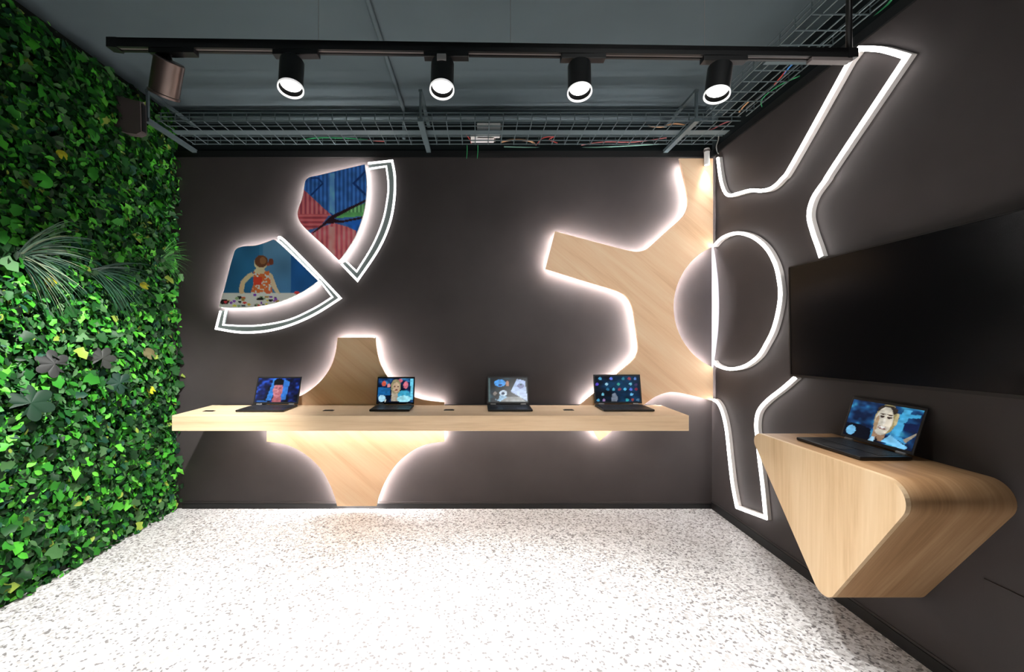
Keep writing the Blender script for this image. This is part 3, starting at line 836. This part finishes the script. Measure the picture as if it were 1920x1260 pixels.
# ------------------------------------------------------------------ wire cable trays
def wire(V, Fc, a, b, r=0.0034): tube_geo([a, b], r, 5, False, V, Fc)
ZW = 2.835
ct = thing('cable_tray', 'grey wire mesh cable tray along the top of the back wall', 'cable tray', (0, YB, ZW))
V = []; Fc = []
ys = [-0.42, -0.35, -0.28, -0.21, -0.14, -0.08]
x0, x1 = -2.20, 1.80
for y in ys: wire(V, Fc, (x0, y, 0), (x1, y, 0), 0.0042)
for (y, z) in ((-0.42, 0.055), (-0.42, 0.028), (-0.08, 0.055), (-0.08, 0.028)): wire(V, Fc, (x0, y, z), (x1, y, z), 0.003)
x = x0 + 0.02
while x < x1:
    wire(V, Fc, (x, -0.42, 0.055), (x, -0.42, -0.004)); wire(V, Fc, (x, -0.42, -0.004), (x, -0.08, -0.004)); wire(V, Fc, (x, -0.08, -0.004), (x, -0.08, 0.055)); x += 0.098
mesh('wire_mesh', V, Fc, M['tray'], ct)
box('back_plate', (x0, -0.30, -0.006), (x1, -0.235, -0.002), M['tray'], ct)
for bx in (-2.23, -0.39, 1.47):
    bm = bmesh.new()
    bm_box(bm, (bx - 0.017, -0.48, -0.036), (bx + 0.017, -0.002, -0.012)); bm_box(bm, (bx - 0.012, -0.48, 0.165), (bx + 0.012, -0.002, 0.182))
    bm_box(bm, (bx - 0.008, -0.478, -0.012), (bx + 0.008, -0.462, 0.165))
    from_bm('bracket', bm, M['tray'], ct)
ct2 = thing('cable_tray', 'grey wire mesh cable tray running along the top of the right wall', 'cable tray', (XR, 0, ZW + 0.012))
V = []; Fc = []
xs_ = [-0.30, -0.25, -0.195, -0.14, -0.085, -0.03]
ya_, yb_ = -1.6, 2.78
for x in xs_: wire(V, Fc, (x, ya_, 0), (x, yb_, 0), 0.0042)
for (x, z) in ((-0.30, 0.055), (-0.30, 0.028), (-0.03, 0.055), (-0.03, 0.028)): wire(V, Fc, (x, ya_, z), (x, yb_, z), 0.003)
y = ya_
while y < yb_:
    wire(V, Fc, (-0.30, y, 0.055), (-0.30, y, -0.004)); wire(V, Fc, (-0.30, y, -0.004), (-0.03, y, -0.004)); wire(V, Fc, (-0.03, y, -0.004), (-0.03, y, 0.055)); y += 0.10
mesh('wire_mesh', V, Fc, M['tray'], ct2)
for by in (-1.2, 0.3, 1.25, 2.2):
    bm = bmesh.new()
    bm_box(bm, (-0.31, by - 0.012, -0.030), (0, by + 0.012, -0.010))
    from_bm('bracket', bm, M['tray'], ct2)

def cable(label, pts, col, r=0.004):
    m = bpy.data.materials.get('cable_%d_%d_%d' % col) or plain('cable_%d_%d_%d' % col, col, 0.5)
    P = curve(pts, False, 6); a = P[0]
    t = tube('cable', [p - a for p in P], r, m, n=6); t.location = a
    return tag(t, label, 'cable', 'cables in the wire trays')
def inpx(px, py, z=ZW + 0.012):
    Y = F * (z - EYE) / (CY - py); return ((px - CX) * Y / F, Y, z)
G, RD, BL, WH, OR = (46, 150, 96), (190, 70, 66), (60, 130, 206), (190, 190, 186), (196, 150, 110)
cable('bright green cable in the back tray above the fan-shaped signs', [inpx(565, 262), inpx(600, 258), inpx(650, 259), inpx(690, 262)], G, 0.005)
cable('short red cable in the back tray beside the middle bracket', [inpx(690, 262), inpx(705, 264), inpx(722, 265)], RD, 0.004)
cable('red cable beside the white boxes in the back tray', [inpx(850, 252), inpx(866, 246), inpx(880, 260), inpx(884, 270)], RD, 0.004)
cable('red looped cable right of the white boxes in the back tray', [inpx(1005, 272), inpx(1018, 259), inpx(1038, 256), inpx(1030, 262), inpx(1045, 268)], RD, 0.004)
cable('pale tan cable bundle right of the white boxes', [inpx(940, 266), inpx(962, 262), inpx(992, 264), inpx(1003, 270)], OR, 0.007)
cable('pink cable lying in the back tray toward the right corner', [inpx(1090, 272), inpx(1130, 266), inpx(1190, 266), inpx(1250, 258)], (190, 110, 110), 0.004)
cable('pale mint cable along the wall edge of the back tray', [inpx(945, 275), inpx(1030, 277), inpx(1120, 276), inpx(1235, 270)], (130, 176, 160), 0.005)
cable('orange cable ends in the tray corner left of the right bracket', [inpx(1215, 236), inpx(1240, 238), inpx(1262, 232), inpx(1285, 234)], OR, 0.005)
cable('pink cable in the tray corner near the right wall', [inpx(1290, 250), inpx(1330, 244), inpx(1355, 232), inpx(1372, 226)], (176, 90, 96), 0.004)
cable('green looped cable in the right tray below the track', [inpx(1500, 142), inpx(1465, 158), inpx(1436, 178), inpx(1427, 192), inpx(1432, 205)], G, 0.004)
cable('red cable in the right tray just below the track', [inpx(1478, 128), inpx(1465, 143), inpx(1452, 158)], RD, 0.004)
cable('blue cable in the right tray just below the track', [inpx(1490, 116), inpx(1480, 126), inpx(1470, 138)], BL, 0.005)
cable('pale cable tip in the right tray behind the last spotlight', [inpx(1404, 190), inpx(1394, 200), inpx(1386, 210)], OR, 0.005)
cable('green cable in the right tray at the upper edge of the picture', [inpx(1690, -30), inpx(1668, 4), inpx(1640, 30), inpx(1600, 66)], G, 0.005)
for i, (x, y, z, sz, l) in enumerate(((0.075, 3.02, ZW + 0.003, (0.085, 0.055, 0.060), 'larger upper white driver box in the back cable tray'), (0.030, 3.10, ZW + 0.003, (0.088, 0.050, 0.030), 'smaller lower white driver box in the back cable tray'))):
    t = thing('driver_box', l, 'driver box', (x, y, z), 0, 'white driver boxes in the back tray')
    w, d, h = sz
    box('case', (-w, -d, 0), (w, d, h), M['whiteplastic'], t, bev=0.004)
    box('seam', (-0.002, -d - 0.001, 0.002), (0.002, d + 0.001, h + 0.001), M['slot'], t)
    box('end_cover', (w, -d * 0.8, 0.004), (w + 0.012, d * 0.8, h - 0.004), M['slot'], t)
for px, l in ((876, 'green cable tail hanging under the tray below the white boxes, left one'), (896, 'green cable tail hanging under the tray below the white boxes, right one')):
    X, Z = onback(px, 281, YB - 0.02)
    cable(l, [(X, YB - 0.05, ZW + 0.005), (X, YB - 0.03, ZW - 0.03), (X - 0.005, YB - 0.018, ZW - 0.085)], G, 0.003)

cd = tube('conduit', [(-0.585, YF, ZC - 0.018), (-0.585, YB - 0.05, ZC - 0.018), (-0.585, YB - 0.018, ZC - 0.03), (-0.585, YB - 0.018, ZW + 0.07)], 0.014, M['slate'], n=10)
tag(cd, 'slate painted conduit pipe running across the ceiling to the back wall', 'conduit')
cd = tube('conduit', [(XL + 0.1, YB - 0.03, ZC - 0.075), (XR - 0.05, YB - 0.03, ZC - 0.075)], 0.022, M['slate'], n=10)
tag(cd, 'horizontal slate pipe along the back wall above the cable tray', 'conduit')
cs = thing('mini_downlight', 'short pale grey cylinder lamp at the top of the tall oak panel', 'lamp', (onback(1322, 285, PF)[0], PF - 0.024, 2.67))
lathe('housing', [(0.0, 0.125), (0.020, 0.125), (0.020, 0.0), (0.017, 0.0), (0.017, 0.012), (0.0, 0.012)], (0, 0, 0), (0, 0, 1), M['whiteplastic'], cs, n=20)
lathe('lens', [(0.0, 0.008), (0.016, 0.008)], (0, 0, 0), (0, 0, 1), M['lens'], cs, n=20)
lathe('collar', [(0.0195, 0.10), (0.024, 0.10), (0.024, 0.115), (0.0195, 0.115)], (0, 0, 0), (0, 0, 1), M['slot'], cs, n=20, closed=True)
ld = bpy.data.lights.new('spot_beam', 'SPOT'); ld.energy = 9; ld.spot_size = math.radians(56); ld.spot_blend = 0.9; ld.shadow_soft_size = 0.012
lo = bpy.data.objects.new('spot_beam', ld); COL.objects.link(lo); lo.parent = cs; lo.location = (0, 0, -0.004)
X, Z = onback(1347, 262, YB - 0.1)
cable('short white hooked cable hanging at the right end of the back tray', [(X - 0.01, YB - 0.12, Z + 0.03), (X, YB - 0.1, Z), (X - 0.01, YB - 0.09, Z - 0.05), (X + 0.004, YB - 0.09, Z - 0.10), (X + 0.03, YB - 0.09, Z - 0.105)], WH, 0.004)

# ------------------------------------------------------------------ wall speaker on the green wall
sp = thing('wall_speaker', 'small dark brown speaker box high on the green wall by the cable tray', 'speaker', (XL, 2.78, 2.70))
pf = [(0.0, 0.26), (0.245, 0.20), (0.250, 0.0), (0.22, -0.015), (0.15, -0.005), (0.07, 0.03), (0.0, 0.06)]
s = slab_y('cabinet', [(p[0], p[1]) for p in pf], -0.08, -0.03, M['speaker'], sp)
mesh('side_grille', [(0.249, -0.07, 0.01), (0.249, -0.04, 0.01), (0.246, -0.04, 0.19), (0.246, -0.07, 0.19), (0.254, -0.07, 0.01), (0.254, -0.04, 0.01), (0.25, -0.04, 0.19), (0.25, -0.07, 0.19)],
     [(4, 5, 6, 7), (0, 3, 2, 1), (0, 1, 5, 4), (1, 2, 6, 5), (2, 3, 7, 6), (3, 0, 4, 7)], M['black'], sp)
for sx in (0.21, 0.232):
    box('screw', (sx, -0.05, 0.206 + (0.232 - sx) * 0.24), (sx + 0.010, -0.04, 0.214 + (0.232 - sx) * 0.24), M['silver'], sp)

# ------------------------------------------------------------------ the green wall
def leaf_mesh(name, P, Nn, Ld, S, Cc, tmplV, tmplF, mat, parent=None):
    n = len(P)
    Ld = Ld - Nn * np.sum(Ld * Nn, axis=1, keepdims=True); Ld /= np.linalg.norm(Ld, axis=1, keepdims=True) + 1e-9
    Wd = np.cross(Nn, Ld)
    T = np.array(tmplV)
    k = len(T)
    bend = rng.uniform(-0.25, 0.5, (n, 1))
    V = (P[:, None, :] + S[:, None, None] * (T[None, :, 0:1] * Ld[:, None, :] + T[None, :, 1:2] * Wd[:, None, :] + (T[None, :, 2:3] - bend[:, None, :] * (T[None, :, 0:1] ** 2) * 0.5) * Nn[:, None, :]))
    V = V.reshape(-1, 3)
    V[:, 0] = np.maximum(V[:, 0], XL + 0.004); V[:, 1] = np.minimum(V[:, 1], YB - 0.004); V[:, 2] = np.clip(V[:, 2], 0.004, ZC - 0.03)
    Fi = (np.array(tmplF)[None, :, :] + (np.arange(n) * k)[:, None, None]).reshape(-1, 3)
    me = bpy.data.meshes.new(name)
    me.vertices.add(len(V)); me.vertices.foreach_set('co', V.astype(np.float32).ravel())
    nf = len(Fi)
    me.loops.add(nf * 3); me.loops.foreach_set('vertex_index', Fi.astype(np.int32).ravel())
    me.polygons.add(nf); me.polygons.foreach_set('loop_start', np.arange(0, nf * 3, 3, dtype=np.int32))
    me.polygons.foreach_set('loop_total', np.full(nf, 3, dtype=np.int32))
    me.update(calc_edges=True); me.validate()
    set_col(me, np.repeat(Cc, k, axis=0))
    me.materials.append(mat)
    return link(name, me, parent)

ivyV = [(0, 0, 0), (0.10, 0.40, 0.05), (0.38, 0.27, 0.03), (0.62, 0.36, 0.05), (1, 0, -0.10), (0.62, -0.36, 0.05), (0.38, -0.27, 0.03), (0.10, -0.40, 0.05), (0.42, 0, -0.05)]
ivyF = [(8, 0, 1), (8, 1, 2), (8, 2, 3), (8, 3, 4), (8, 4, 5), (8, 5, 6), (8, 6, 7), (8, 7, 0)]
ovV = [(0, 0, 0), (0.22, 0.20, 0.05), (0.55, 0.26, 0.06), (0.82, 0.14, 0.02), (1, 0, -0.06), (0.82, -0.14, 0.02), (0.55, -0.26, 0.06), (0.22, -0.20, 0.05), (0.5, 0, -0.03)]
pal = np.array([lin(c) for c in ((16, 52, 22), (28, 82, 32), (46, 126, 36), (74, 172, 46), (106, 200, 66), (66, 108, 60), (80, 122, 76), (140, 164, 66), (28, 74, 54))])
pw = np.array([0.20, 0.22, 0.20, 0.12, 0.05, 0.10, 0.04, 0.02, 0.05]); pw /= pw.sum()

def foliage(n, tV, size, xlo, xhi, ylo, zlo=0.0):
    P = np.stack([rng.uniform(xlo, xhi, n), rng.uniform(ylo, YB - 0.01, n), rng.uniform(zlo, ZC - 0.075, n)], 1)
    Nn = np.stack([np.full(n, 1.0), rng.normal(-0.1, 0.45, n), rng.normal(0.30, 0.42, n)], 1); Nn /= np.linalg.norm(Nn, axis=1, keepdims=True)
    Ld = np.stack([rng.normal(0.2, 0.3, n), rng.normal(0, 0.8, n), rng.normal(-0.7, 0.7, n)], 1)
    S = size * rng.uniform(0.55, 1.5, n)
    ci = rng.choice(len(pal), n, p=pw)
    Cc = pal[ci] * rng.uniform(0.62, 1.08, (n, 1))
    return P, Nn, Ld, S, Cc
A_ = foliage(18000, ivyV, 0.043, XL + 0.02, XL + 0.10, 1.0)
B_ = foliage(11000, ovV, 0.038, XL + 0.03, XL + 0.13, 1.0)
D_ = foliage(2500, ivyV, 0.056, XL + 0.07, XL + 0.135, 1.0, 0.0)
o = leaf_mesh('ivy_foliage', *[np.concatenate([a, d]) for a, d in zip(A_, D_)], ivyV, ivyF, M['leaf'])
tag(o, 'dense carpet of ivy leaves covering the left wall', 'foliage', kind='stuff')
o = leaf_mesh('box_foliage', *B_, ovV, ivyF, M['leaf'])
tag(o, 'small oval green leaves mixed through the ivy of the left wall', 'foliage', kind='stuff')

def on_left(px, py, X):
    Y = F * X / (px - CX); return Vector((X, Y, EYE - (py - CY) * Y / F))
def tuft(label, px, py, nb, length, cols, spread, seed, width=0.006):
    r = random.Random(seed)
    root = on_left(px, py, XL + 0.11)
    t = thing('grass_tuft', label, 'plant', root, 0, 'grass tufts in the green wall')
    V = []; Fc = []; Cs = []
    for k in range(nb):
        an = r.uniform(*spread)                          # direction around the wall normal: 0 = away from camera, pi/2 = up
        el = r.uniform(0.30, 1.15)
        d = Vector((math.sin(el) * 0.75, math.cos(an) * math.cos(el * 0.6), math.sin(an) * math.cos(el * 0.6)))
        d.normalize()
        L = length * r.uniform(0.55, 1.1); c = np.array(lin(r.choice(cols))) * r.uniform(0.75, 1.2)
        p = Vector((r.uniform(-0.01, 0.01), r.uniform(-0.02, 0.02), r.uniform(-0.02, 0.02))); st = 9; b = len(V)
        w = width * r.uniform(0.7, 1.2)
        side = d.cross(Vector((0.9, -0.3, 0.2))).normalized()
        for i in range(st + 1):
            f = i / st
            ww = w * (1 - f ** 2.2) * 0.5 + 0.0003
            V += [p - side * ww, p + side * ww + Vector((0.0015, 0, 0))]
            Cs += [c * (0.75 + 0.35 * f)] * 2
            p = p + d * (L / st)
            d = (d + Vector((0.0, 0.0, -0.13))).normalized()
            if p.x + root.x < XL + 0.06: d.x = abs(d.x)
        for i in range(st):
            a = b + 2 * i; Fc.append((a, a + 1, a + 3, a + 2))
    for v in V:
        v.y = min(v.y, YB - 0.01 - root.y)
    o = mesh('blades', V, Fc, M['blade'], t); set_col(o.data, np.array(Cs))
    lathe('crown', [(0.0, 0.0), (0.028, 0.01), (0.022, 0.06), (0.0, 0.075)], (-0.05, 0, 0), (1, 0, 0), plain('tuft_crown', (40, 70, 40), 0.8), t, n=12)
    return t
greys = [(66, 98, 78), (48, 82, 64), (92, 120, 98), (40, 76, 48), (128, 140, 112), (30, 68, 54)]
tuft('large blue-green grass tuft at mid height on the green wall, nearest the camera', 38, 480, 95, 0.36, greys, (-1.35, 1.6), 5)
tuft('drooping blue-green grass tuft beside the largest one on the green wall', 178, 512, 90, 0.36, [(44, 82, 62), (34, 72, 56), (64, 98, 76), (28, 68, 44)], (-1.3, 0.9), 6)
tuft('fine bright green grass tuft on the green wall against the dark back wall', 303, 487, 60, 0.22, [(60, 140, 54), (70, 110, 70), (84, 150, 70)], (-1.2, 1.7), 8, 0.004)

def lobed(label, px, py, size, col, rot, tilt, lobes=11):
    c = on_left(px, py, XL + 0.15)
    me_v = [(0, 0, 0)]; nseg = 84
    for k in range(nseg):
        a = -math.pi * 0.88 + 2 * math.pi * 0.88 * k / (nseg - 1)
        ph = abs(math.cos(a * lobes / 1.76 / 2))
        rr = size * (0.60 + 0.40 * ph ** 0.9) * (1 - 0.18 * (a / math.pi) ** 2)
        me_v.append((rr * math.cos(a), rr * math.sin(a), 0.018 * ph - 0.03 * (rr / size) ** 2))
    Fc = [(0, k, k + 1) for k in range(1, nseg)]
    n = Vector((1, tilt[0], tilt[1])).normalized()
    u = n.cross(Vector((0, math.sin(rot), math.cos(rot)))).normalized(); w = n.cross(u)
    V = [u * v[0] + w * v[1] + n * v[2] for v in me_v]
    t = thing('lobed_leaf', label, 'leaf', c, 0, 'large single leaves in the green wall')
    o = mesh('leaf_blade', V, Fc, M['leaf'], t)
    base = np.array(lin(col)); set_col(o.data, np.array([base * (1.25 if i == 0 else 1.0) for i in range(len(V))]))
    tube('stalk', [tuple(-n * 0.004), tuple(-u * size * 0.25 - n * 0.03), tuple(-u * size * 0.45 - n * 0.07)], 0.002, M['mossback'], t, n=5)
    return t
lobed('dark grey lobed leaf in the green wall, left of its darker twin', 103, 682, 0.085, (44, 45, 44), 0.6, (-0.3, 0.3))
lobed('dark grey lobed leaf in the green wall, above the bluish-green one', 192, 672, 0.080, (48, 50, 47), 2.2, (-0.4, 0.2))
lobed('large dark green lobed leaf low on the green wall near the picture edge', 58, 756, 0.105, (22, 48, 32), 2.6, (-0.4, 0.35))
lobed('bluish dark green lobed leaf under the grey ones on the green wall', 225, 718, 0.080, (24, 52, 40), 0.4, (-0.5, 0.2))
lobed('olive brown leaf on the green wall near the dark back wall', 283, 664, 0.050, (92, 86, 56), 1.2, (-0.4, 0.3), 3)
lobed('single long bright green leaf above the large grass tuft', 80, 338, 0.045, (58, 150, 44), 2.4, (-0.5, 0.2), 1)
lobed('yellow-green leaf at right of the grey lobed leaves', 286, 732, 0.034, (170, 180, 40), 1.0, (-0.4, 0.2), 3)
lobed('yellow leaf hanging below the large grass tuft', 96, 528, 0.036, (176, 168, 40), 2.0, (-0.4, 0.2), 3)
lobed('yellow leaf under the second grass tuft', 274, 536, 0.034, (160, 160, 36), 0.5, (-0.4, 0.2), 3)
lobed('yellow leaf high on the green wall under the brown speaker', 119, 291, 0.034, (170, 170, 40), 1.5, (-0.4, 0.2), 3)

# ------------------------------------------------------------------ camera, world, view
cd_ = bpy.data.cameras.new('camera'); cam = bpy.data.objects.new('camera', cd_); COL.objects.link(cam)
cam.location = (0, 0, EYE); cam.rotation_euler = (math.radians(90), 0, 0)
cd_.sensor_fit = 'HORIZONTAL'; cd_.sensor_width = 36.0; cd_.lens = F / 1920 * 36.0
cd_.shift_x = (960 - CX) / 1920; cd_.shift_y = (CY - 630) / 1920
cd_.clip_start = 0.02
SC.camera = cam
w = bpy.data.worlds.new('world'); SC.world = w; w.use_nodes = True
w.node_tree.nodes['Background'].inputs['Color'].default_value = (0, 0, 0, 1)
vs = SC.view_settings
vs.view_transform = 'Standard'; vs.look = 'None'; vs.exposure = 0.0; vs.gamma = 1.0; vs.use_curve_mapping = False
SC.cycles.use_denoising = True
SC.cycles.max_bounces = 8
SC.cycles.sample_clamp_indirect = 8.0
